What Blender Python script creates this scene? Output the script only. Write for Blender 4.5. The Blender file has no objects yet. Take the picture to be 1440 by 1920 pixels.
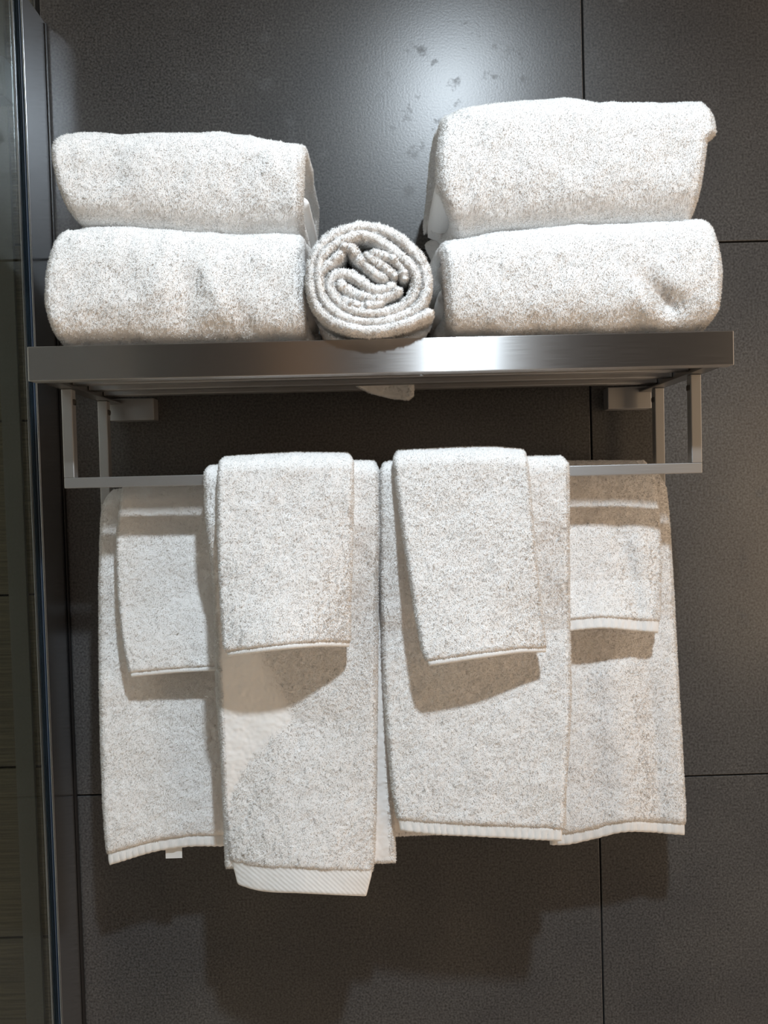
import bpy, math
import numpy as np
from mathutils import Matrix, Vector

# ------------------------------------------------------------------ camera
F = 1441.0                                   # focal length in pixels of the 1440x1920 frame
CAM = np.array([-0.0052, -0.864, 0.0])
YAW, PITCH, ROLL = 0.008, 0.0255, -0.0284
cy_, sy_ = math.cos(YAW), math.sin(YAW); cp_, sp_ = math.cos(PITCH), math.sin(PITCH)
_w = np.array([sy_*cp_, cy_*cp_, -sp_]); _r = np.array([cy_, -sy_, 0.0]); _u = np.cross(_r, _w)
_c, _s = math.cos(ROLL), math.sin(ROLL)
AR, AU, AW = _c*_r + _s*_u, -_s*_r + _c*_u, _w
scene = bpy.context.scene
cd = bpy.data.cameras.new('camera'); cam = bpy.data.objects.new('camera', cd)
scene.collection.objects.link(cam)
cam.matrix_world = Matrix(((AR[0], AU[0], -AW[0], CAM[0]), (AR[1], AU[1], -AW[1], CAM[1]),
                           (AR[2], AU[2], -AW[2], CAM[2]), (0, 0, 0, 1)))
cd.sensor_fit = 'VERTICAL'; cd.sensor_height = 36.0; cd.lens = F*36.0/1920.0
cd.clip_start = 0.02; cd.clip_end = 50
scene.camera = cam
# ------------------------------------------------------------------ world, lights, exposure
vs = scene.view_settings
scene.display_settings.display_device = 'sRGB'
vs.view_transform = 'Standard'; vs.look = 'None'; vs.gamma = 1.0; vs.use_curve_mapping = False
vs.exposure = 0.05
world = bpy.data.worlds.new('world'); scene.world = world; world.use_nodes = True
bg = world.node_tree.nodes['Background']
_nt = world.node_tree
_tc = _nt.nodes.new('ShaderNodeTexCoord'); _sx = _nt.nodes.new('ShaderNodeSeparateXYZ')
_nt.links.new(_tc.outputs['Generated'], _sx.inputs[0])


def _ramp(src, stops):
    mr = _nt.nodes.new('ShaderNodeMapRange'); mr.inputs[1].default_value = -1; mr.inputs[2].default_value = 1
    cr = _nt.nodes.new('ShaderNodeValToRGB'); _nt.links.new(src, mr.inputs[0]); _nt.links.new(mr.outputs[0], cr.inputs[0])
    e = cr.color_ramp.elements; e[0].position = stops[0][0]; e[0].color = (*stops[0][1], 1)
    e[1].position = stops[-1][0]; e[1].color = (*stops[-1][1], 1)
    for p, c in stops[1:-1]: e.new(p).color = (*c, 1)
    return cr.outputs[0]


# background glow shaped as fill: greyish left, warm right, dark ahead, tan below, faint above
_dk = (0.035, 0.032, 0.030)
_ra = _ramp(_sx.outputs[0], [(0.0, (0.62, 0.56, 0.49)), (0.20, (0.55, 0.49, 0.43)), (0.31, _dk), (0.70, _dk), (0.80, (0.86, 0.67, 0.50)), (1.0, (0.98, 0.74, 0.54))])
_rb = _ramp(_sx.outputs[2], [(0.0, (0.60, 0.45, 0.33)), (0.12, (0.5, 0.37, 0.27)), (0.20, (0, 0, 0)), (0.86, (0, 0, 0)), (0.94, (0.25, 0.21, 0.18)), (1.0, (0.25, 0.21, 0.18))])
_ad = _nt.nodes.new('ShaderNodeMix'); _ad.data_type = 'RGBA'; _ad.blend_type = 'ADD'; _ad.inputs[0].default_value = 1
_nt.links.new(_ra, _ad.inputs[6]); _nt.links.new(_rb, _ad.inputs[7]); _nt.links.new(_ad.outputs[2], bg.inputs[0])
bg.inputs[1].default_value = 1.06


def lamp(name, kind, loc, target, power, color, **kw):
    d = bpy.data.lights.new(name, kind); d.energy = power; d.color = color
    for k, v in kw.items(): setattr(d, k, v)
    o = bpy.data.objects.new(name, d); scene.collection.objects.link(o); o.location = loc
    o.rotation_euler = (Vector(target)-Vector(loc)).to_track_quat('-Z', 'Y').to_euler()
    return o


lamp('ceiling_spotlight', 'SPOT', (0.20, -1.01, 0.97), (-0.02, -0.42, -0.60), 64, (0.80, 0.91, 1.0),
     shadow_soft_size=0.032, spot_size=math.radians(112), spot_blend=1.0)
lamp('added_panel_spot', 'SPOT', (0.1, -1.75, 0.98), (0.1, -2.4, -0.3), 30, (1.0, 0.86, 0.7),
     shadow_soft_size=0.04, spot_size=math.radians(100), spot_blend=0.6)  # added spot, lights the far panels so they show in the rail
lamp('vanity_lamp', 'AREA', (1.02, -1.0, -0.10), (0.2, 0, -0.05), 1.6, (1.0, 0.70, 0.42),
     shape='RECTANGLE', size=0.30, size_y=0.7)

C = scene.collection


# ------------------------------------------------------------------ helpers
def P(px, py, d):
    """world points at distance d (m) in front of the tiled wall, seen at photo pixel (px, py)"""
    px, py, d = np.broadcast_arrays(np.asarray(px, float), np.asarray(py, float), np.asarray(d, float))
    v = AW + AR*((px-720)/F)[..., None] - AU*((py-960)/F)[..., None]
    t = (-d - CAM[1])/v[..., 1]
    return CAM + v*t[..., None]


def tag(o, label=None, cat=None, group=None, kind=None):
    if label: o['label'] = label
    if cat: o['category'] = cat
    if group: o['group'] = group
    if kind: o['kind'] = kind
    return o


def empty(name, loc=(0, 0, 0), rot=(0, 0, 0)):
    o = bpy.data.objects.new(name, None); C.objects.link(o)
    o.location = loc; o.rotation_euler = rot; o.empty_display_size = 0.05
    return o


def make_mesh(name, verts, quads, tris, mat, parent=None, uv=None, smooth=True):
    verts = np.asarray(verts, np.float32).reshape(-1, 3)
    quads = np.asarray(quads, np.int32).reshape(-1, 4); tris = np.asarray(tris, np.int32).reshape(-1, 3)
    me = bpy.data.meshes.new(name)
    me.vertices.add(len(verts)); me.vertices.foreach_set('co', verts.ravel())
    nl = quads.size + tris.size; npl = len(quads) + len(tris)
    me.loops.add(nl); me.loops.foreach_set('vertex_index', np.concatenate([quads.ravel(), tris.ravel()]))
    me.polygons.add(npl)
    st = np.concatenate([np.arange(len(quads))*4, quads.size + np.arange(len(tris))*3]).astype(np.int32)
    me.polygons.foreach_set('loop_start', st)
    me.polygons.foreach_set('use_smooth', np.full(npl, smooth))
    if uv is not None:
        l = me.uv_layers.new(name='UVMap'); l.data.foreach_set('uv', np.asarray(uv, np.float32).ravel())
    me.update(calc_edges=True); me.validate()
    me.materials.append(mat)
    o = bpy.data.objects.new(name, me); C.objects.link(o)
    if parent: o.parent = parent
    return o


class MB:
    """collects rounded boxes into ONE mesh; UV u runs across the brushing direction"""
    def __init__(s): s.v = []; s.q = []; s.uv = []; s.n = 0

    def box(s, lo, hi, grain=0, bev=0.0004, M=None):
        lo = np.array(lo, float); hi = np.array(hi, float)
        b = min(bev, *(abs(hi-lo)*0.45))
        # chamfered box from a 4x4x4 shell grid
        ax = [np.array([lo[i], lo[i]+b, hi[i]-b, hi[i]]) for i in range(3)]
        idx = {}

        def vid(i, j, k):
            key = (i, j, k)
            # pull shell corners in for the chamfer
            p = np.array([ax[0][i], ax[1][j], ax[2][k]])
            outer = [c in (0, 3) for c in key]
            if sum(outer) >= 2:
                c = np.clip(p, lo+b, hi-b); dv = p-c; p = c+dv/np.linalg.norm(dv)*b
            if key not in idx:
                idx[key] = s.n; s.n += 1
                s.v.append(p if M is None else np.array(M @ Vector(p)))
            return idx[key], p
        for a in range(3):
            o1, o2 = (a+1) % 3, (a+2) % 3
            for side in (0, 3):
                for i in range(3):
                    for j in range(3):
                        cs = [(i, j), (i+1, j), (i+1, j+1), (i, j+1)]
                        if side == 0: cs = cs[::-1]
                        ids = []; ps = []
                        for (m, n) in cs:
                            k = [0, 0, 0]; k[a] = side; k[o1] = m; k[o2] = n
                            q, p = vid(*k); ids.append(q); ps.append(p)
                        s.q.append(ids)
                        for p in ps:
                            oth = [x for x in range(3) if x != grain and x != a]
                            u = p[oth[0]]
                            s.uv.append((u, p[grain] if grain != a else p[oth[-1]]))
        return s

    def build(s, name, mat, parent=None, smooth=False):
        return make_mesh(name, s.v, s.q, [], mat, parent, s.uv, smooth)


def hash3(i, j, k, seed):
    h = (i*374761393 + j*668265263 + k*2147483647*3 + seed*1274126177) & 0xFFFFFFFF
    h = ((h ^ (h >> 13))*1274126177) & 0xFFFFFFFF
    h = ((h ^ (h >> 16))*668265263) & 0xFFFFFFFF
    return ((h ^ (h >> 15)) & 0xFFFFFF)/float(0xFFFFFF)*2-1


def noise(p, scale, seed=0):
    q = np.asarray(p, float)/scale
    f = np.floor(q); t = q-f; t = t*t*(3-2*t); f = f.astype(np.int64)
    r = 0
    for a in (0, 1):
        for b in (0, 1):
            for c in (0, 1):
                w = (t[..., 0] if a else 1-t[..., 0])*(t[..., 1] if b else 1-t[..., 1])*(t[..., 2] if c else 1-t[..., 2])
                r = r + w*hash3(f[..., 0]+a, f[..., 1]+b, f[..., 2]+c, seed)
    return r


def samples(L, r, step):
    """normalised samples along a length L, crowded at both ends over r"""
    e = r*(1-np.cos(np.linspace(0, math.pi/2, 5)))
    n = max(3, int((L-2*r)/step))
    m = np.linspace(r, L-r, n)
    return np.concatenate([e[:-1], m, (L-e[:-1])[::-1]])/L


def prof(d, r): return np.sqrt(np.clip(1-(1-np.clip(d/r, 0, 1))**2, 0, 1))


RNG = np.random.default_rng(7)


def slab(Fn, Lq, Ls, T, step=0.0015, fine=0.00035, wrinkle=0.0009, seed=1, Tfn=None, one_side=True):
    """closed cloth layer around the mid surface Fn(q, s); returns verts, quads"""
    q = samples(Lq, T/2, step); s = samples(Ls, T/2, step)
    Q, S = np.meshgrid(q, s, indexing='ij')
    M = Fn(Q, S)
    dq = np.gradient(M, axis=0); ds = np.gradient(M, axis=1)
    N = np.cross(ds, dq); N /= np.linalg.norm(N, axis=-1, keepdims=True)+1e-12
    pr = prof(np.minimum(Q, 1-Q)*Lq, T/2)*prof(np.minimum(S, 1-S)*Ls, T/2)
    th = T*pr
    if Tfn is not None: th = th*Tfn(Q, S)
    A = M+N*(th/2)[..., None]; B = M-N*(th/2)[..., None]
    for X, sg in ((A, 1), (B, -1)):
        h = fine*noise(X, 0.0023, seed)+fine*noise(X, 0.0011, seed+5)+wrinkle*noise(X, 0.028, seed+1)+0.5*wrinkle*noise(X, 0.011, seed+2)
        X += N*(sg*h*np.clip(pr*1.5, 0, 1))[..., None]
    nq, ns = Q.shape
    ia = np.arange(nq*ns).reshape(nq, ns); ib = ia.copy()
    inner = np.zeros((nq, ns), bool); inner[1:-1, 1:-1] = True
    ib[inner] = nq*ns+np.arange(inner.sum())
    V = np.concatenate([A.reshape(-1, 3), B[inner]])
    qa = np.stack([ia[:-1, :-1], ia[:-1, 1:], ia[1:, 1:], ia[1:, :-1]], -1).reshape(-1, 4)
    qb = np.stack([ib[:-1, :-1], ib[1:, :-1], ib[1:, 1:], ib[:-1, 1:]], -1).reshape(-1, 4)
    edge = ((pr[:-1, :-1]+pr[1:, 1:])/2 < 0.97).ravel()
    vis = np.concatenate([np.ones(len(qa), bool), edge if one_side else np.ones(len(qb), bool)])
    return V, np.concatenate([qa, qb]), vis


def tufts(V, Qd, vis, density, length=0.0013, rad=0.00038, lean=0.40, seed=3, keep=None, stiff=0.75):
    """terry loops: small bent pyramids over the quads that can be seen from the room"""
    p0, p1, p2, p3 = (V[Qd[:, i]] for i in range(4))
    n = np.cross(p2-p0, p3-p1); ar = np.linalg.norm(n, axis=1)/2; n = n/(2*ar[:, None]+1e-15)
    m = (n[:, 1] < 0.35) & (ar > 0) & vis
    if keep is not None: m &= keep((p0+p2)/2)
    ids = np.nonzero(m)[0]
    side = np.abs(n[ids, 0]) > 0.35
    w = ar[ids]*(1+1.2*side); k = int(w.sum()*1e6*density*1.4)
    c = RNG.choice(len(ids), size=k, p=w/w.sum()); f = ids[c]
    a, b = RNG.random((2, k, 1))
    p = p0[f]*(1-a)*(1-b)+p1[f]*a*(1-b)+p2[f]*a*b+p3[f]*(1-a)*b
    nn = n[f]
    fld = np.stack([noise(p, 0.0042, seed+i)+0.6*noise(p, 0.0017, seed+7+i) for i in range(3)], -1)
    d = nn*stiff+lean*fld+0.35*RNG.normal(size=(k, 3))+np.array([0, 0, -0.12])
    dn = (d*nn).sum(-1, keepdims=True)
    d = d+nn*np.clip(0.25-dn, 0, 2)
    d /= np.linalg.norm(d, axis=1, keepdims=True)
    L = length*(0.6+0.8*RNG.random((k, 1)))*(1+0.35*(np.abs(nn[:, :1]) > 0.35))
    t = np.cross(d, RNG.normal(size=(k, 3))); t /= np.linalg.norm(t, axis=1, keepdims=True)+1e-12
    t2 = np.cross(d, t); base = p-nn*0.0003
    vs_ = []
    r = rad*(0.7+0.6*RNG.random((k, 1)))
    for j in range(3):
        an = j*2*math.pi/3; vs_.append(base+(t*math.cos(an)+t2*math.sin(an))*r)
    vs_.append(base+d*L)
    W = np.stack(vs_, 1).reshape(-1, 3)
    o = np.arange(k)[:, None]*4
    T = np.concatenate([o+np.array([[0, 1, 3]]), o+np.array([[1, 2, 3]]), o+np.array([[2, 0, 3]])])
    return W, T


def cloth(name, layers, mat, parent=None, density=1.0, **kw):
    """ONE mesh out of cloth layers plus their terry loops"""
    V = []; Qs = []; Ts = []; n = 0
    for (v, q, _m) in layers:
        V.append(v); Qs.append(q+n); n += len(v)
    if density:
        for (v, q, _m) in layers:
            if not _m.any(): continue
            w, t = tufts(v, q, _m, density, **kw); V.append(w); Ts.append(t+n); n += len(w)
    return make_mesh(name, np.concatenate(V), np.concatenate(Qs), np.concatenate(Ts) if Ts else [], mat, parent)


# ------------------------------------------------------------------ materials
def nodes(name):
    m = bpy.data.materials.new(name); m.use_nodes = True
    nt = m.node_tree; b = nt.nodes['Principled BSDF']
    return m, nt, b


def setn(b, **k):
    for a, v in k.items():
        b.inputs[a.replace('_', ' ')].default_value = v


def mat_terry(name, col, flat=False, twill=False):
    m, nt, b = nodes(name)
    setn(b, Base_Color=(*col, 1), Roughness=0.95)
    b.inputs['Specular IOR Level'].default_value = 0.15
    if 'Sheen Weight' in b.inputs: b.inputs['Sheen Weight'].default_value = 0.15
    tc = nt.nodes.new('ShaderNodeTexCoord')
    if flat or twill:
        w = nt.nodes.new('ShaderNodeTexWave'); w.inputs['Scale'].default_value = 130 if twill else 400
        w.bands_direction = 'DIAGONAL' if twill else 'X'
        w.inputs['Distortion'].default_value = 0.6
        nt.links.new(tc.outputs['Object'], w.inputs[0])
        bu = nt.nodes.new('ShaderNodeBump'); bu.inputs['Strength'].default_value = 0.3; bu.inputs['Distance'].default_value = 0.0006
        nt.links.new(w.outputs[1], bu.inputs['Height']); nt.links.new(bu.outputs[0], b.inputs['Normal'])
    return m


def mat_tile():
    m, nt, b = nodes('dark_grey_porcelain')
    N = nt.nodes; L = nt.links
    tc = N.new('ShaderNodeTexCoord')
    n1 = N.new('ShaderNodeTexNoise'); n1.inputs['Scale'].default_value = 420; n1.inputs['Detail'].default_value = 3
    n2 = N.new('ShaderNodeTexNoise'); n2.inputs['Scale'].default_value = 9; n2.inputs['Detail'].default_value = 4
    L.new(tc.outputs['Object'], n1.inputs[0]); L.new(tc.outputs['Object'], n2.inputs[0])
    r1 = N.new('ShaderNodeValToRGB'); L.new(n1.outputs[0], r1.inputs[0])
    r1.color_ramp.elements[0].position = 0.30; r1.color_ramp.elements[0].color = (0.034, 0.034, 0.034, 1)
    r1.color_ramp.elements[1].position = 0.70; r1.color_ramp.elements[1].color = (0.118, 0.117, 0.116, 1)
    r2 = N.new('ShaderNodeValToRGB'); L.new(n2.outputs[0], r2.inputs[0])
    r2.color_ramp.elements[0].position = 0.3; r2.color_ramp.elements[0].color = (0.82, 0.82, 0.84, 1)
    r2.color_ramp.elements[1].position = 0.7; r2.color_ramp.elements[1].color = (1.1, 1.08, 1.05, 1)
    mx = N.new('ShaderNodeMix'); mx.data_type = 'RGBA'; mx.blend_type = 'MULTIPLY'; mx.inputs[0].default_value = 1
    L.new(r1.outputs[0], mx.inputs[6]); L.new(r2.outputs[0], mx.inputs[7]); L.new(mx.outputs[2], b.inputs['Base Color'])
    # dull smudges and scuffs change the gloss only
    n3 = N.new('ShaderNodeTexNoise'); n3.inputs['Scale'].default_value = 38; n3.inputs['Detail'].default_value = 5; n3.inputs['Roughness'].default_value = 0.65
    L.new(tc.outputs['Object'], n3.inputs[0])
    r3 = N.new('ShaderNodeMapRange'); r3.inputs[1].default_value = 0.575; r3.inputs[2].default_value = 0.68
    r3.inputs[3].default_value = 0.31; r3.inputs[4].default_value = 0.42
    L.new(n3.outputs[0], r3.inputs[0]); L.new(r3.outputs[0], b.inputs['Roughness'])
    bu = N.new('ShaderNodeBump'); bu.inputs['Strength'].default_value = 0.16; bu.inputs['Distance'].default_value = 0.0004
    L.new(n1.outputs[0], bu.inputs['Height']); L.new(bu.outputs[0], b.inputs['Normal'])
    b.inputs['Specular IOR Level'].default_value = 0.68
    return m


def mat_steel(name, col=(0.47, 0.465, 0.46), rough=0.30, aniso=1.0):
    m, nt, b = nodes(name); N = nt.nodes; L = nt.links
    setn(b, Base_Color=(*col, 1), Metallic=1.0, Roughness=rough)
    b.inputs['Anisotropic'].default_value = aniso
    tg = N.new('ShaderNodeTangent'); tg.direction_type = 'UV_MAP'; tg.uv_map = 'UVMap'
    L.new(tg.outputs[0], b.inputs['Tangent'])
    uv = N.new('ShaderNodeUVMap'); mp = N.new('ShaderNodeMapping'); mp.inputs['Scale'].default_value = (2500, 30, 1)
    n = N.new('ShaderNodeTexNoise'); n.inputs['Scale'].default_value = 1.0; n.inputs['Detail'].default_value = 2
    L.new(uv.outputs[0], mp.inputs[0]); L.new(mp.outputs[0], n.inputs[0])
    r = N.new('ShaderNodeMapRange'); r.inputs[3].default_value = rough-0.05; r.inputs[4].default_value = rough+0.08
    L.new(n.outputs[0], r.inputs[0]); L.new(r.outputs[0], b.inputs['Roughness'])
    return m


def mat_plain(name, col, rough=0.5, metal=0.0):
    m, nt, b = nodes(name); setn(b, Base_Color=(*col, 1), Roughness=rough, Metallic=metal); return m


TERRY = mat_terry('white_terry', (0.95, 0.935, 0.915))
HEM = mat_terry('woven_hem', (0.88, 0.875, 0.86), flat=True)
TWILL = mat_terry('twill_border', (0.88, 0.88, 0.87), twill=True)
TILE = mat_tile()
STEEL = mat_steel('brushed_steel')
BARSTEEL = mat_steel('brushed_steel_tube', (0.46, 0.455, 0.45), 0.46, 0.5)
GROUT = mat_plain('dark_grout', (0.006, 0.006, 0.006), 0.9)
ALU = mat_steel('satin_aluminium', (0.55, 0.57, 0.60), 0.20, 0.6)
GASKET = mat_plain('blue_grey_gasket', (0.045, 0.065, 0.10), 0.25)
SCREW = mat_plain('dark_screw', (0.12, 0.11, 0.10), 0.35, 1.0)
GLASS = bpy.data.materials.new('clear_glass'); GLASS.use_nodes = True
_b = GLASS.node_tree.nodes['Principled BSDF']
setn(_b, Base_Color=(0.86, 0.95, 0.92, 1), Roughness=0.02, IOR=1.5); _b.inputs['Transmission Weight'].default_value = 1.0


def mat_ribbed():
    m, nt, b = nodes('ribbed_olive_tile'); N = nt.nodes; L = nt.links
    tc = N.new('ShaderNodeTexCoord')
    mp = N.new('ShaderNodeMapping'); mp.inputs['Scale'].default_value = (12, 12, 420)
    n = N.new('ShaderNodeTexNoise'); n.inputs['Scale'].default_value = 1.0; n.inputs['Detail'].default_value = 2
    L.new(tc.outputs['Object'], mp.inputs[0]); L.new(mp.outputs[0], n.inputs[0])
    r = N.new('ShaderNodeValToRGB'); L.new(n.outputs[0], r.inputs[0])
    r.color_ramp.elements[0].position = 0.3; r.color_ramp.elements[0].color = (0.045, 0.038, 0.024, 1)
    r.color_ramp.elements[1].position = 0.7; r.color_ramp.elements[1].color = (0.12, 0.105, 0.065, 1)
    L.new(r.outputs[0], b.inputs['Base Color']); b.inputs['Roughness'].default_value = 0.55
    bu = N.new('ShaderNodeBump'); bu.inputs['Strength'].default_value = 0.6; bu.inputs['Distance'].default_value = 0.001
    L.new(n.outputs[0], bu.inputs['Height']); L.new(bu.outputs[0], b.inputs['Normal'])
    return m


RIB = mat_ribbed()

# ------------------------------------------------------------------ setting
mb = MB()
XJ, ZJ, PX_, PZ_ = 0.2371, 0.2691, 0.600, 0.602
g = 0.001
for i in range(-1, 3):
    x0 = XJ+(i)*PX_; x1 = x0+PX_
    if x1 <= -0.36: continue
    x0 = max(x0, -0.375)
    for j in range(-3, 3):
        z0 = ZJ+j*PZ_; z1 = z0+PZ_
        mb.box((x0+g, 0.0, z0+g), (x1-g, 0.009, z1-g), bev=0.0007)
wb = mb.build('wall_back', TILE); tag(wb, kind='structure')
bk = MB().box((-0.375, 0.0025, -1.5), (2.1, 0.012, 2.1)).build('wall_grout', GROUT, wb)
mb = MB()
for j in range(-9, 11):
    z0 = 0.0916+j*0.1950
    mb.box((-1.2, 0.0, z0+0.0012), (-0.376, 0.010, z0+0.195-0.0012), bev=0.0008)
wl = mb.build('wall_left', RIB); tag(wl, kind='structure')
MB().box((-1.2, 0.004, -1.7), (-0.376, 0.012, 2.1)).build('wall_grout', GROUT, wl)
# dark far wall, with pale and oak panels added for the stripes they reflect in the rail
OAK = mat_plain('oak_veneer', (0.42, 0.27, 0.15), 0.5)
wf = MB().box((-2.6, -2.47, -1.5), (2.8, -2.42, 1.1)).build('wall_front', mat_plain('dark_plaster', (0.05, 0.05, 0.05), 0.7)); tag(wf, kind='structure')
d1 = MB().box((0.16, -2.44, -1.5), (0.58, -2.40, 0.9)).build('pale_reflector', mat_plain('pale_paint', (0.45, 0.46, 0.48), 0.5)); tag(d1, kind='structure')
MB().box((0.09, -2.44, -1.5), (0.158, -2.39, 0.95)).box((0.582, -2.44, -1.5), (0.62, -2.39, 0.95)).box((0.09, -2.44, 0.902), (0.62, -2.39, 0.96)).build('oak_reflector_strips', OAK, d1)
t2 = MB().box((-0.38, -2.44, -1.5), (-0.14, -2.40, 1.0)).build('oak_reflector', OAK); tag(t2, kind='structure')
t1 = MB().box((-0.424, -0.004, -1.7), (-0.404, 0.002, 2.1), grain=2).build('trim_1', mat_plain('olive_grey_trim', (0.10, 0.10, 0.085), 0.4))
tag(t1, kind='structure')

# shower screen: glass pane in an aluminium wall channel
ss = empty('shower_screen', (-0.363, -0.03, -1.45))
tag(ss, 'clear glass shower screen in a tall satin aluminium wall channel at the left edge', 'shower screen')


def child(o, root):
    o.parent = root; o.matrix_parent_inverse = root.matrix_basis.inverted(); return o


zt = 0.527
mb = MB()
mb.box((-0.358, -0.057, -1.45), (-0.356, -0.0002, zt), grain=2)
mb.box((-0.3715, -0.057, -1.45), (-0.3695, -0.0002, zt), grain=2)
mb.box((-0.3695, -0.006, -1.45), (-0.358, -0.0002, zt), grain=2)
child(mb.build('wall_channel', ALU), ss)
for (a, b_) in ((-0.3612, -0.3582), (-0.3693, -0.3672)):
    m_ = MB()
    for k in range(2):
        w_ = (b_-a)/2
        m_.box((a+k*w_, -0.0555+k*0.001, -1.449), (a+(k+1)*w_-0.0001, -0.020, zt-0.001), bev=0.0006)
    child(m_.build('seal', GASKET), ss)
child(MB().box((-0.3558, -0.0045, -1.449), (-0.3535, -0.0002, zt-0.001), bev=0.0008).build('seal', mat_plain('black_silicone', (0.008, 0.008, 0.009), 0.3)), ss)
child(MB().box((-0.3671, -0.72, -1.44), (-0.3613, -0.012, zt+0.6), bev=0.0008).build('glass_pane', GLASS), ss)
cl = MB()
cl.box((-0.386, -0.088, 0.404), (-0.3673, -0.066, 0.444), grain=2, bev=0.002)
child(cl.build('reflection_block', mat_plain('dull_nickel', (0.16, 0.16, 0.16), 0.4, 1.0)), ss)  # small metal block standing in for a reflection in the glass

# ------------------------------------------------------------------ steel towel rack
rack = empty('towel_rack', (0.0, 0.0, 0.0), (0, 0.004, 0))
tag(rack, 'brushed steel wall rack with slatted shelf and two hanging bars, loaded with white towels', 'towel rack')
XL, XR, ZB, ZT, DF = -0.2985, 0.3020, 0.1013, 0.1306, 0.208
MB().box((XL, -DF, ZB), (XR, -DF+0.0018, ZT), bev=0.0012).box((XL+0.001, -DF+0.001, ZB), (XR-0.001, -DF+0.012, ZB+0.0014), bev=0.0004).build('front_rail', STEEL, rack)
for x0, sx in ((XL, 1), (XR, -1)):
    a, b_ = sorted((x0+sx*0.0006, x0+sx*0.0026)); c_, e_ = sorted((x0+sx*0.001, x0+sx*0.016))
    MB().box((a, -DF+0.0018, ZB+0.002), (b_, -0.001, ZT-0.002), grain=1).box((c_, -DF+0.012, ZB+0.002), (e_, -0.001, ZB+0.0034), grain=1).build('side_rail', STEEL, rack)
for d in (0.030, 0.072, 0.114, 0.156, 0.190):
    MB().box((XL+0.003, -d-0.006, 0.1105), (XR-0.003, -d+0.006, 0.1205), bev=0.001).build('slat', BARSTEEL, rack)
for a, b_ in ((XL+0.0028, -0.2475), (0.2509, XR-0.0028)):
    MB().box((a, -0.018, 0.0855), (b_, -0.0004, 0.1095), bev=0.0008).build('wall_bracket', BARSTEEL, rack)
for nm, d, zb, lab in (('front_towel_bar', 0.1455, 0.0109, 0), ('rear_towel_bar', 0.0527, -0.0140, 0)):
    m_ = MB(); w_ = 0.0098
    y0, y1 = -d, -d+w_
    m_.box((XL+0.002, y0, zb), (XR-0.002, y1, zb+w_), grain=0, bev=0.0007)
    m_.box((XL+0.002, y0, zb+w_), (XL+0.002+w_, y1, ZB+0.0018), grain=0, bev=0.0007)
    m_.box((XR-0.002-w_, y0, zb+w_), (XR-0.002, y1, ZB+0.0018), grain=0, bev=0.0007)
    br = m_.build('towel_bar', BARSTEEL, rack)
    for sx, x in ((1, XL+0.002+w_), (-1, XR-0.002-w_)):
        a, b_ = sorted((x-sx*0.0005, x+sx*0.0016)); yc = (y0+y1)/2; zc = ZB-0.010
        MB().box((a, yc-0.0028, zc-0.0028), (b_, yc+0.0028, zc+0.0028), bev=0.0012).box((b_-0.0004 if sx > 0 else a-0.0005, yc-0.0012, zc-0.0012), (b_+0.0005 if sx > 0 else a+0.0004, yc+0.0012, zc+0.0012)).build('screw', SCREW, br)


# ------------------------------------------------------------------ draped towels
def smooth_interp(x, xs, ys):
    xs = np.asarray(xs, float); ys = np.asarray(ys, float)
    m = np.gradient(ys, xs) if len(xs) > 2 else np.zeros(2)+(ys[-1]-ys[0])/(xs[-1]-xs[0])
    i = np.clip(np.searchsorted(xs, x, side='right')-1, 0, len(xs)-2)
    h = xs[i+1]-xs[i]; t = np.clip((x-xs[i])/h, 0, 1)
    return (2*t**3-3*t**2+1)*ys[i]+(t**3-2*t**2+t)*h*m[i]+(-2*t**3+3*t**2)*ys[i+1]+(t**3-t**2)*h*m[i+1]


def lerp_edge(E, v):
    E = np.array(E, float); y = (E[:, 1]-E[0, 1])/(E[-1, 1]-E[0, 1])
    return np.interp(v, y, E[:, 0]), np.interp(v, [0, 1], [E[0, 1], E[-1, 1]])


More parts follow.
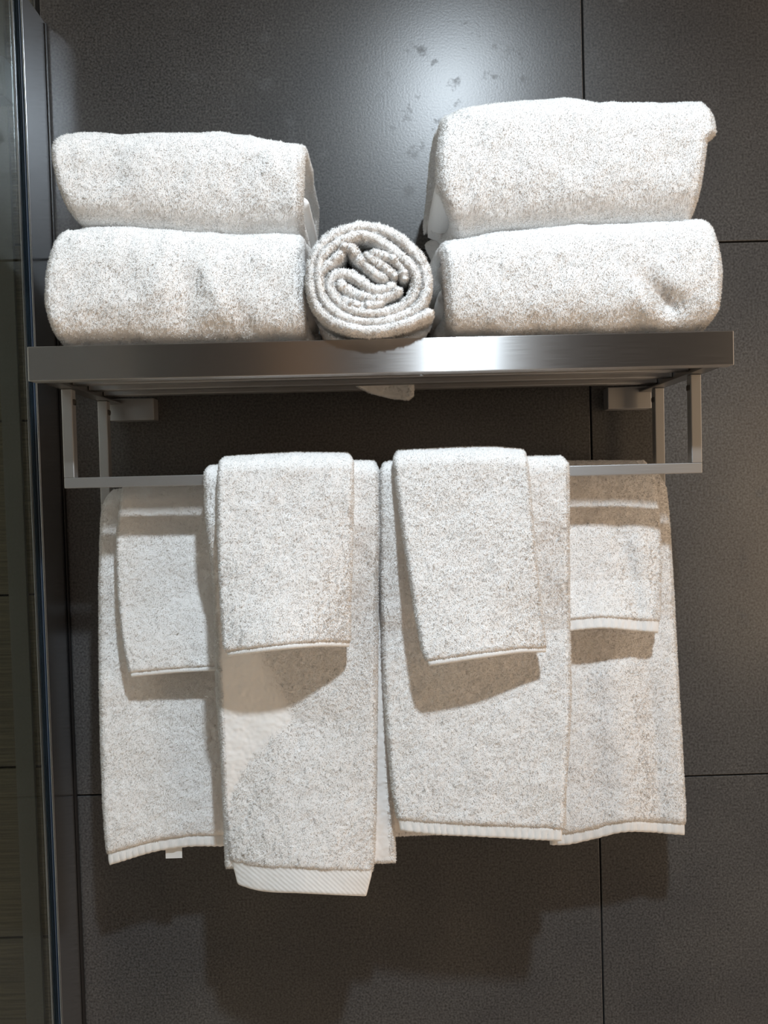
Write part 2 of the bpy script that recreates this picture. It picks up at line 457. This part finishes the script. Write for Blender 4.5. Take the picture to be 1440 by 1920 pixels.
def drape(name, Le, Re, dbar, df, T, hem_px, hem_mat, lab, top=None, bot=None, back=0.16, dback=0.01, backx=None, group=None,
          density=1.0, folds=None, seed=1, hemT=0.55, crown=0.018, extra=None, tl=0.0013, fine=0.00035):
    """Le/Re: outline of the front face at photo pixels; df: rows (v, d_left, d_mid, d_right) of the mid surface"""
    df = np.array(df, float)
    hfr = hem_px/float(Le[-1][1]-Le[0][1])

    def front(v, s):
        xl, yl = lerp_edge(Le, v); xr, yr = lerp_edge(Re, v)
        px = xl*(1-s)+xr*s; py = yl*(1-s)+yr*s
        if top is not None:
            t_ = np.array(top); py = py+(smooth_interp(s, t_[:, 0], t_[:, 1]))*np.clip(1-v*1.5, 0, 1)
        if bot is not None:
            b_ = np.array(bot); py = py+(smooth_interp(s, b_[:, 0], b_[:, 1]))*np.clip(v*2-1, 0, 1)**1.5
        dl = np.interp(v, df[:, 0], df[:, 1]); dm = np.interp(v, df[:, 0], df[:, 2]); dr = np.interp(v, df[:, 0], df[:, 3])
        a = (1-s)*(1-2*s); m = 4*s*(1-s); c = s*(2*s-1)
        d = dl*a+dm*m+dr*c
        if folds:
            for (s0, sl, wd, am, v0, v1) in folds:
                d = d+am*np.exp(-((s-s0-sl*v)/wd)**2)*np.clip((v-v0)/0.15, 0, 1)*np.clip((v1-v)/0.15, 0, 1)
        h = v*(Le[-1][1]-Le[0][1])*0.0005
        py = py+(T/2+0.0006)*F/(0.864-dbar)*np.clip(1-h/crown, 0, 1)
        k = np.clip(h/crown, 0, 1); d = dbar+(d-dbar)*np.sqrt(np.clip(1-(1-k)**2, 0, 1))
        return P(px, py, d)
    Lf = (Le[-1][1]-Le[0][1])*0.0005; Lb = back; Lq = Lf+Lb; f0 = Lf/Lq
    Ls = float(np.linalg.norm(front(0.5, 1.0)-front(0.5, 0.0)))

    def mid(Q, S, vmax=1.0):
        v = np.clip(1-Q/f0, 0, 1)*vmax
        X = front(v, S)
        b_ = np.clip((Q-f0)/(1-f0), 0, 1)*Lb                     # distance down the back
        topp = front(np.zeros_like(S), S)
        k = np.clip(b_/crown, 0, 1)
        back_d = dbar+(dback-dbar)*np.sqrt(np.clip(1-(1-k)**2, 0, 1))
        Y = topp.copy(); Y[..., 1] = -back_d; Y[..., 2] -= b_
        if backx is not None:
            Y[..., 0] += (backx[0]*(1-S)+backx[1]*S)*np.clip(b_/Lb, 0, 1)
        return np.where((Q <= f0)[..., None], X, Y)
    vm = 1-hfr*0.9
    body = slab(lambda Q, S: mid(Q, S, vm), Lq, Ls, T, seed=seed, fine=fine)
    layers = [body]
    if extra: layers += extra
    o = cloth(name, layers, TERRY, None, density, seed=seed+20, length=tl)
    def hem_mid(Q, S):
        X = front(1-Q*hfr*1.12, S*0.994+0.003)
        l = S*Ls
        rp = 1.0 if hem_px > 12 and hem_px < 40 else 0.0
        X[..., 1] += rp*0.0004*np.sin(l/0.0085*2*math.pi+3*np.sin(l*60+seed))*np.sin(np.clip(Q*1.3, 0, 1)*math.pi)
        X[..., 2] += rp*0.00013*np.sin(l/0.006*2*math.pi+2*np.sin(l*45+seed))*(1-Q)
        return X
    h = slab(hem_mid, hem_px*0.0005*1.12, Ls, T*hemT, step=0.0012, fine=0.00012, wrinkle=0.0006, seed=seed+3)
    hm = make_mesh('hem', h[0], h[1], [], hem_mat, o)
    tag(o, lab[0], lab[1], {'bath_towel': 'bath towels on the rear bar', 'washcloth': 'washcloths on the rear bar', 'hand_towel': 'long towels on the front bar', 'face_cloth': 'small cloths on the front bar'}[name])
    return o, front


BAR_R, BAR_F = 0.048, 0.1405
rl, _ = drape('bath_towel',
    [(210, 916), (202, 928), (196, 945), (191, 972), (189, 1020), (187, 1100), (187, 1200), (188, 1300), (190, 1400), (194, 1500), (199, 1570), (205, 1622)],
    [(470, 904), (468, 1300), (462, 1570)], BAR_R,
    [(0, .076, .076, .076), (.1, .078, .078, .078), (.4, .070, .070, .072), (.7, .076, .074, .072), (1, .082, .080, .074)], 0.014, 24, HEM,
    ('long white bath towel hanging leftmost on the rear bar, slanting hem with a label below', 'bath towel'),
    bot=[(0, 0), (.4, -8), (.6, -4), (.8, 6), (1, 14)], back=0.33, dback=0.016, seed=11)
MB().box((-0.004, -0.0005, -0.006), (0.004, 0.0003, 0.006), bev=0.0001)
wc1, _ = drape('washcloth',
    [(232, 906), (226, 950), (220, 1000), (220, 1050), (223, 1110), (227, 1160), (233, 1210), (246, 1270)],
    [(440, 896), (440, 1100), (444, 1256)], BAR_R,
    [(0, .092, .092, .092), (.15, .097, .097, .096), (.6, .096, .098, .096), (1, .102, .106, .104)], 0.008, 9, HEM,
    ('white washcloth over the leftmost bath towel on the rear bar, hem tilted, straight cord edge', 'washcloth'),
    bot=[(0, 0), (.3, -2), (1, 0)], back=0.10, dback=0.0065, seed=12, tl=0.0012, density=1.0)
rr, _ = drape('bath_towel',
    [(1012, 880), (1016, 1200), (1022, 1400), (1030, 1584)],
    [(1218, 878), (1236, 890), (1247, 915), (1252, 960), (1256, 1020), (1261, 1100), (1266, 1200), (1271, 1300), (1277, 1400), (1282, 1500), (1284, 1566)], BAR_R,
    [(0, .074, .074, .074), (.1, .077, .077, .076), (.4, .068, .068, .066), (.7, .074, .076, .070), (1, .076, .080, .074)], 0.014, 24, HEM,
    ('long white bath towel hanging rightmost on the rear bar, wavy flat hem at the bottom', 'bath towel'),
    bot=[(0, 0), (.12, 2), (.3, -4), (.55, -14), (.75, -10), (1, 0)], back=0.33, dback=0.016, seed=13,
    folds=[(.45, .1, .12, .004, .4, 1.2), (.75, .05, .08, -.004, .5, 1.2)])
wc2, _ = drape('washcloth',
    [(1030, 864), (1034, 1000), (1040, 1100), (1046, 1186)],
    [(1208, 861), (1226, 896), (1234, 960), (1237, 1000), (1238, 1060), (1237, 1120), (1234, 1187)], BAR_R,
    [(0, .090, .090, .088), (.3, .096, .096, .092), (.7, .098, .100, .090), (1, .108, .112, .098)], 0.008, 23, HEM,
    ('white washcloth over the rightmost bath towel on the rear bar, broad flat hem', 'washcloth'),
    bot=[(0, 0), (.45, -8), (.75, -4), (1, 0)], back=0.10, dback=0.0065, seed=14, tl=0.0013,
    folds=[(.50, .30, .10, -.0022, .30, 1.15), (.70, .22, .09, .0025, .35, 1.15)], density=0.9)

fl, _ = drape('hand_towel',
    [(390, 870), (383, 880), (385, 950), (390, 1000), (398, 1060), (402, 1100), (404, 1200), (407, 1300), (411, 1360), (418, 1450), (427, 1560), (434, 1610), (447, 1657)],
    [(705, 861), (711, 880), (711, 1000), (709, 1100), (708, 1200), (707, 1300), (706, 1400), (705, 1500), (702, 1600), (697, 1640), (687, 1680)], BAR_F,
    [(0, .152, .152, .152), (.15, .152, .153, .152), (.35, .130, .134, .142), (.6, .122, .130, .136), (1, .134, .150, .140)], 0.011, 50, TWILL,
    ('longest white towel on the front bar, left of centre, with a diagonal twill border', 'towel'),
    bot=[(0, 0), (.15, 8), (.5, 6), (1, 0)], back=0.383, dback=0.130, backx=(0.002, 0.008), seed=15, hemT=0.7)
fr, _ = drape('hand_towel',
    [(718, 863), (712, 880), (711, 1000), (713, 1100), (716, 1200), (720, 1300), (727, 1400), (735, 1480), (744, 1530), (750, 1557)],
    [(1056, 852), (1065, 864), (1066, 900), (1066, 1000), (1067, 1100), (1068, 1200), (1070, 1300), (1066, 1400), (1060, 1480), (1054, 1577)], BAR_F,
    [(0, .151, .151, .151), (.15, .150, .150, .149), (.45, .136, .134, .136), (.7, .138, .142, .144), (1, .148, .152, .150)], 0.011, 24, HEM,
    ('wide white towel on the front bar, right of centre, plain flat hem', 'towel'),
    bot=[(0, 0), (.15, 3), (.5, 2), (1, 0)], back=0.362, dback=0.116, backx=(-0.009, 0.0), seed=16)
sl, _ = drape('face_cloth',
    [(420, 854), (412, 862), (409, 900), (409, 1000), (412, 1080), (416, 1160), (420, 1205), (427, 1231)],
    [(655, 846), (662, 860), (662, 950), (660, 1050), (657, 1130), (655, 1213)], BAR_F,
    [(0, .165, .165, .165), (.3, .168, .168, .167), (.7, .172, .176, .164), (1, .178, .186, .160)], 0.009, 10, HEM,
    ('small white cloth folded over the longest towel, left of centre on the front bar', 'washcloth'),
    top=[(0, 0), (.5, -3), (1, 0)], bot=[(0, 0), (.4, -4), (.8, -4), (1, 0)], back=0.12, dback=0.110, seed=17, tl=0.0013)
sr, _ = drape('face_cloth',
    [(744, 842), (738, 856), (744, 920), (755, 1000), (768, 1080), (780, 1160), (791, 1220), (804, 1249)],
    [(983, 841), (989, 868), (996, 950), (1004, 1050), (1014, 1140), (1024, 1223)], BAR_F,
    [(0, .164, .164, .164), (.3, .167, .167, .167), (.7, .176, .174, .168), (1, .184, .182, .166)], 0.009, 10, HEM,
    ('small white cloth hanging askew over the wide towel, right of centre on the front bar', 'washcloth'),
    top=[(0, 0), (.4, -4), (.75, -5), (1, 0)], bot=[(0, 0), (.5, -3), (.8, -4), (1, 0)], back=0.12, dback=0.110, seed=18, tl=0.0014)

# care label under the leftmost bath towel
a = P(326, 1601, 0.078)
lb = MB().box((a[0]-0.0085, a[1]-0.0004, a[2]-0.0045), (a[0]+0.0085, a[1]+0.0004, a[2]+0.012), bev=0.0002).build('care_label', mat_plain('label_satin', (0.85, 0.85, 0.83), 0.5), rl)


# ------------------------------------------------------------------ folded towels on the shelf
def folded(name, topc, botc, Lx, Rx, dfr, lab, zfloor=None, seed=1, dback=0.02, T=0.017, dents=None, endoff=(0, 0), density=1.0, wr=0.0016, e=0.62):
    topc = np.array(topc, float); botc = np.array(botc, float); Lx = np.array(Lx, float); Rx = np.array(Rx, float)
    pxm = np.linspace(topc[0, 0], topc[-1, 0], 60)
    tz = P(pxm, np.interp(pxm, topc[:, 0], topc[:, 1]), dfr-0.035); X0 = tz[:, 0]; Z1 = tz[:, 2]
    bz = P(pxm, np.interp(pxm, botc[:, 0], botc[:, 1]), dfr-0.022); Z0 = bz[:, 2]
    if zfloor is not None: Z0 = zfloor-0.004*X0
    zm = float(np.median((Z0+Z1)/2))
    xl = np.array([P(x, 400 if zm > .25 else 540, dfr-0.012)[0] for x in Lx[:, 1]]); xr = np.array([P(x, 400 if zm > .25 else 540, dfr-0.012)[0] for x in Rx[:, 1]])

    def layer(inset_r, inset_x0, inset_x1, Tl, dend, phase):
        def Fn(Q, S):
            # q: 0 = back top, front, 1 = back bottom ; path = straight + rounded nose
            D = dfr-dback; ns = 0.5
            ang = (Q-0.5)*2                                     # -1..1
            nose = 0.36
            th = np.clip(ang/nose, -1, 1)*math.pi/2
            cx = np.sign(np.cos(th))*np.abs(np.cos(th))**e; sx = np.sin(th); sx = np.sign(sx)*np.abs(sx)**e
            h = 0.5-0.5*sx
            aR = 0.040                                           # nose depth
            tt = np.clip((np.abs(ang)-nose)/(1-nose), 0, 1)
            u_ = np.clip(tt/0.72, 0, 1); w_ = np.clip((tt-0.72)/0.28, 0, 1)      # arms, then the turned-in back
            straight = (u_+0.14*np.sin(w_*math.pi/2))*(D-aR-inset_r-dend)/1.14
            h = h+np.sign(ang)*0.44*(1-np.cos(w_*math.pi/2))**0.9
            bulge = 0.007*np.sin(np.clip(u_, 0, 1)*math.pi)*(1-w_)
            d = dfr-aR+(aR-inset_r)*cx-straight
            x = (np.interp(h, Lx[:, 0], xl)+inset_x0)*(1-S)+(np.interp(h, Rx[:, 0], xr)-inset_x1)*S
            zb = np.interp(x, X0, Z0)+inset_r; zt_ = np.interp(x, X0, Z1)-inset_r
            z = zb*(1-h)+zt_*h+bulge*(h > 0.5)
            wob = 0.0022*noise(np.stack([ang*6, S*0, S*0+phase*9.1+seed], -1), 1.0, seed+60)*np.clip((np.abs(ang)-0.3)/0.2, 0, 1)
            x = x+wob*(2*S-1)
            # towards the wall the stack keeps its height
            return np.stack([x, -d, z], -1)
        Lq = 0.46-2*inset_r; Ls = float(xr.mean()-xl.mean())-inset_x0-inset_x1
        V, Qd, vis = slab(lambda Q, S: Fn(1-Q, S), Lq, Ls, Tl, seed=seed+phase, wrinkle=wr if phase == 0 else 0.0008, step=0.0017)
        if dents and phase == 0:
            for (px, py, sx_, sz_, am, rot) in dents:
                c = P(px, py, dfr); dx = V[:, 0]-c[0]; dz = V[:, 2]-c[2]
                u = dx*math.cos(rot)+dz*math.sin(rot); w = -dx*math.sin(rot)+dz*math.cos(rot)
                k = np.exp(-(u/sx_)**2-(w/sz_)**2)*(V[:, 1] < -dfr+0.06)
                V[:, 1] += am*k
        if phase:                                            # inner fold: only its ends and nothing buried is napped
            vis = vis & ((V[Qd].mean(1)[:, 0] < xl.mean()+0.03) | (V[Qd].mean(1)[:, 0] > xr.mean()-0.03))
        return V, Qd, vis
    hh = float(np.median(Z1-Z0))
    L1 = layer(T/2, T*0.35, T*0.35, T, 0.0, 0)
    # outer layer reaches the silhouette: mid surface is inset by half the thickness
    L2 = layer(T*1.5+0.001, 0.006+endoff[0], 0.007+endoff[1], T*0.95, 0.01, 1)
    layers = [L1, L2]
    r = T*2.05+0.0005
    rest = hh-2*r
    if rest > 0.006:
        def core(Q, S):
            x = (xl.mean()+0.004)*(1-S)+(xr.mean()-0.005)*S
            z = (np.interp(x, X0, Z0)+np.interp(x, X0, Z1))/2
            return np.stack([x, -(dfr-0.05-(dfr-dback-0.06)*(1-Q)), z], -1)
        layers.append(slab(core, dfr-dback-0.06, float(xr.mean()-xl.mean())-.009, rest, seed=seed+4))
        layers[-1] = (*layers[-1][:2], layers[-1][2] & False)
    o = cloth(name, layers, TERRY, None, density, seed=seed+30)
    tag(o, lab, 'folded towel', 'folded towels stacked on the rack shelf')
    return o


ZF = 0.1292
folded('folded_towel', [(76, 480), (95, 459), (120, 445), (180, 434), (260, 432), (345, 440), (450, 447), (520, 445), (590, 446)],
       [(76, 643), (590, 641)], [(0, 92), (.1, 84), (.35, 77), (.6, 80), (.85, 90), (1, 100)], [(0, 582), (.5, 586), (1, 584)],
       0.2125, 'plump folded white towel at the shelf\'s left end, bottom of its pair', zfloor=ZF, seed=41,
       dents=[(300, 520, .012, .03, -.0028, -.2), (355, 570, .010, .03, .003, -.3), (410, 560, .010, .03, -.003, .4), (450, 600, .010, .02, .003, .4)])
folded('folded_towel', [(92, 292), (110, 270), (160, 262), (290, 262), (410, 257), (470, 265), (540, 281), (570, 281), (592, 292)],
       [(92, 400), (150, 425), (190, 430), (300, 440), (420, 446), (592, 447)], [(0, 128), (.1, 114), (.3, 104), (.6, 97), (.85, 93), (1, 102)],
       [(0, 580), (.3, 582), (.6, 585), (1, 588)],
       0.198, 'folded white towel at the shelf\'s left end, topmost of its pair', seed=51, endoff=(0, 0.010))
folded('folded_towel', [(808, 472), (840, 455), (900, 446), (1000, 437), (1130, 425), (1250, 421), (1330, 418), (1362, 430)],
       [(808, 632), (1362, 615)], [(0, 824), (.5, 820), (1, 816)], [(0, 1342), (.15, 1357), (.5, 1362), (.75, 1356), (1, 1350)],
       0.2150, 'folded white towel at the shelf\'s right end, bottom of its pair, with a crease', zfloor=ZF, seed=61,
       dents=[(1238, 548, .022, .008, .007, -.75), (1262, 570, .020, .012, .004, 0.1), (1215, 575, .02, .01, -.004, -.75)])
folded('folded_towel', [(800, 262), (815, 242), (840, 225), (880, 208), (950, 202), (1060, 197), (1150, 203), (1230, 205), (1290, 197), (1330, 207), (1357, 240)],
       [(800, 455), (870, 441), (1000, 430), (1130, 424), (1230, 424), (1357, 414)], [(0, 836), (.15, 822), (.4, 806), (.7, 806), (1, 818)],
       [(0, 1320), (.3, 1328), (.5, 1334), (.62, 1337), (.7, 1355), (.85, 1352), (1, 1338)],
       0.202, 'largest folded white towel, at the shelf\'s right end, topmost of its pair', seed=71, endoff=(0.004, 0.004), T=0.019)

# ------------------------------------------------------------------ rolled towel
K = 340/1440.0


def ribbon(pts, T, d0=0.2220, seed=1, d1=0.025, step=0.0010):
    p = np.array(pts, float)
    # Catmull-Rom
    q = []
    pp = np.vstack([2*p[0]-p[1], p, 2*p[-1]-p[-2]])
    for i in range(1, len(pp)-2):
        t = np.linspace(0, 1, 12, endpoint=False)[:, None]
        a, b_, c_, d_ = pp[i-1:i+3]
        q.append(0.5*((2*b_)+(-a+c_)*t+(2*a-5*b_+4*c_-d_)*t**2+(-a+3*b_-3*c_+d_)*t**3))
    q = np.vstack(q+[p[-1:]])
    w = P(540+q[:, 0]*K, 380+q[:, 1]*K, d0)
    X, Z = w[:, 0], w[:, 2]
    L = np.concatenate([[0], np.cumsum(np.hypot(np.diff(X), np.diff(Z)))]); Lq = L[-1]
    rn = noise(np.stack([L/Lq*20, L*0, L*0+seed], -1), 1.0, seed)

    def Fn(Q, S):
        l = Q*Lq; x = np.interp(l, L, X); z = np.interp(l, L, Z)
        df_ = d0+0.0012*np.interp(l, L, rn)
        d = df_+(d1-df_)*S
        return np.stack([x, -d, z], -1)
    V, Qd, vis = slab(Fn, Lq, d0-d1, T, step=step, fine=0.0007, wrinkle=0.0003, seed=seed, one_side=False)
    return V, Qd, vis & (V[Qd].mean(1)[:, 1] < -d0+0.06)


outer = [(1152, 858), (1050, 905), (940, 950), (820, 985), (680, 1005), (540, 995), (420, 960), (310, 900), (235, 815), (195, 720), (182, 600), (190, 490),
         (225, 390), (290, 305), (380, 240), (490, 195), (610, 178), (730, 200), (850, 255), (960, 340), (1045, 440), (1092, 550), (1100, 660), (1075, 760),
         (1010, 840), (910, 890), (790, 925), (660, 938), (530, 925), (420, 885), (330, 820), (275, 740), (250, 650), (245, 560), (250, 470), (280, 400),
         (350, 340), (440, 285), (530, 252), (620, 250), (700, 280), (790, 340), (880, 410), (960, 480), (1015, 560), (1025, 650), (990, 740), (920, 805),
         (820, 852), (700, 868), (560, 858), (450, 815), (380, 750), (335, 670), (345, 595), (410, 555), (490, 565), (560, 605), (620, 650), (690, 690), (780, 680), (850, 645)]
coreB = [(238, 560), (300, 500), (360, 455), (410, 400), (440, 345), (495, 345), (545, 415), (620, 490), (700, 560), (790, 612)]
coreC = [(610, 400), (690, 460), (780, 520), (860, 590)]
coreD = [(650, 385), (740, 410), (840, 440), (905, 510), (935, 610)]
coreE = [(395, 615), (440, 665), (520, 715), (620, 745), (720, 755), (830, 720), (900, 680)]
coreF = [(430, 760), (520, 800), (640, 810), (760, 790)]
lay = [ribbon(outer, 0.0082, seed=81), ribbon(coreB, 0.0078, seed=83, d1=.05), ribbon(coreC, 0.0068, seed=84, d1=.05), ribbon(coreD, 0.0070, seed=85, d1=.05),
       ribbon(coreE, 0.0080, seed=86, d1=.05), ribbon(coreF, 0.0080, seed=87, d1=.05)]
ro = cloth('rolled_towel', lay, TERRY, None, 1.0, seed=90, length=0.0016, rad=0.00032, lean=0.9)
tag(ro, 'rolled white towel with its spiral end facing out, between the two folded pairs', 'rolled towel')
# corner of the roll's towel poking down between the slats
tailE = [(672, 716), (700, 716), (735, 716), (772, 716)]


def tail(Q, S):
    px = 668+108*S; low = np.interp(S, [0, .25, .6, .9, 1], [724, 738, 748, 751, 742])
    py = 705+(low-705)*(1-Q)
    return P(px, py, 0.052-0.006*np.sin(S*3))


tv = slab(tail, 0.025, 0.05, 0.006, step=0.001, seed=95)
cloth('corner', [tv], TERRY, ro, 1.0, length=0.001, seed=96)
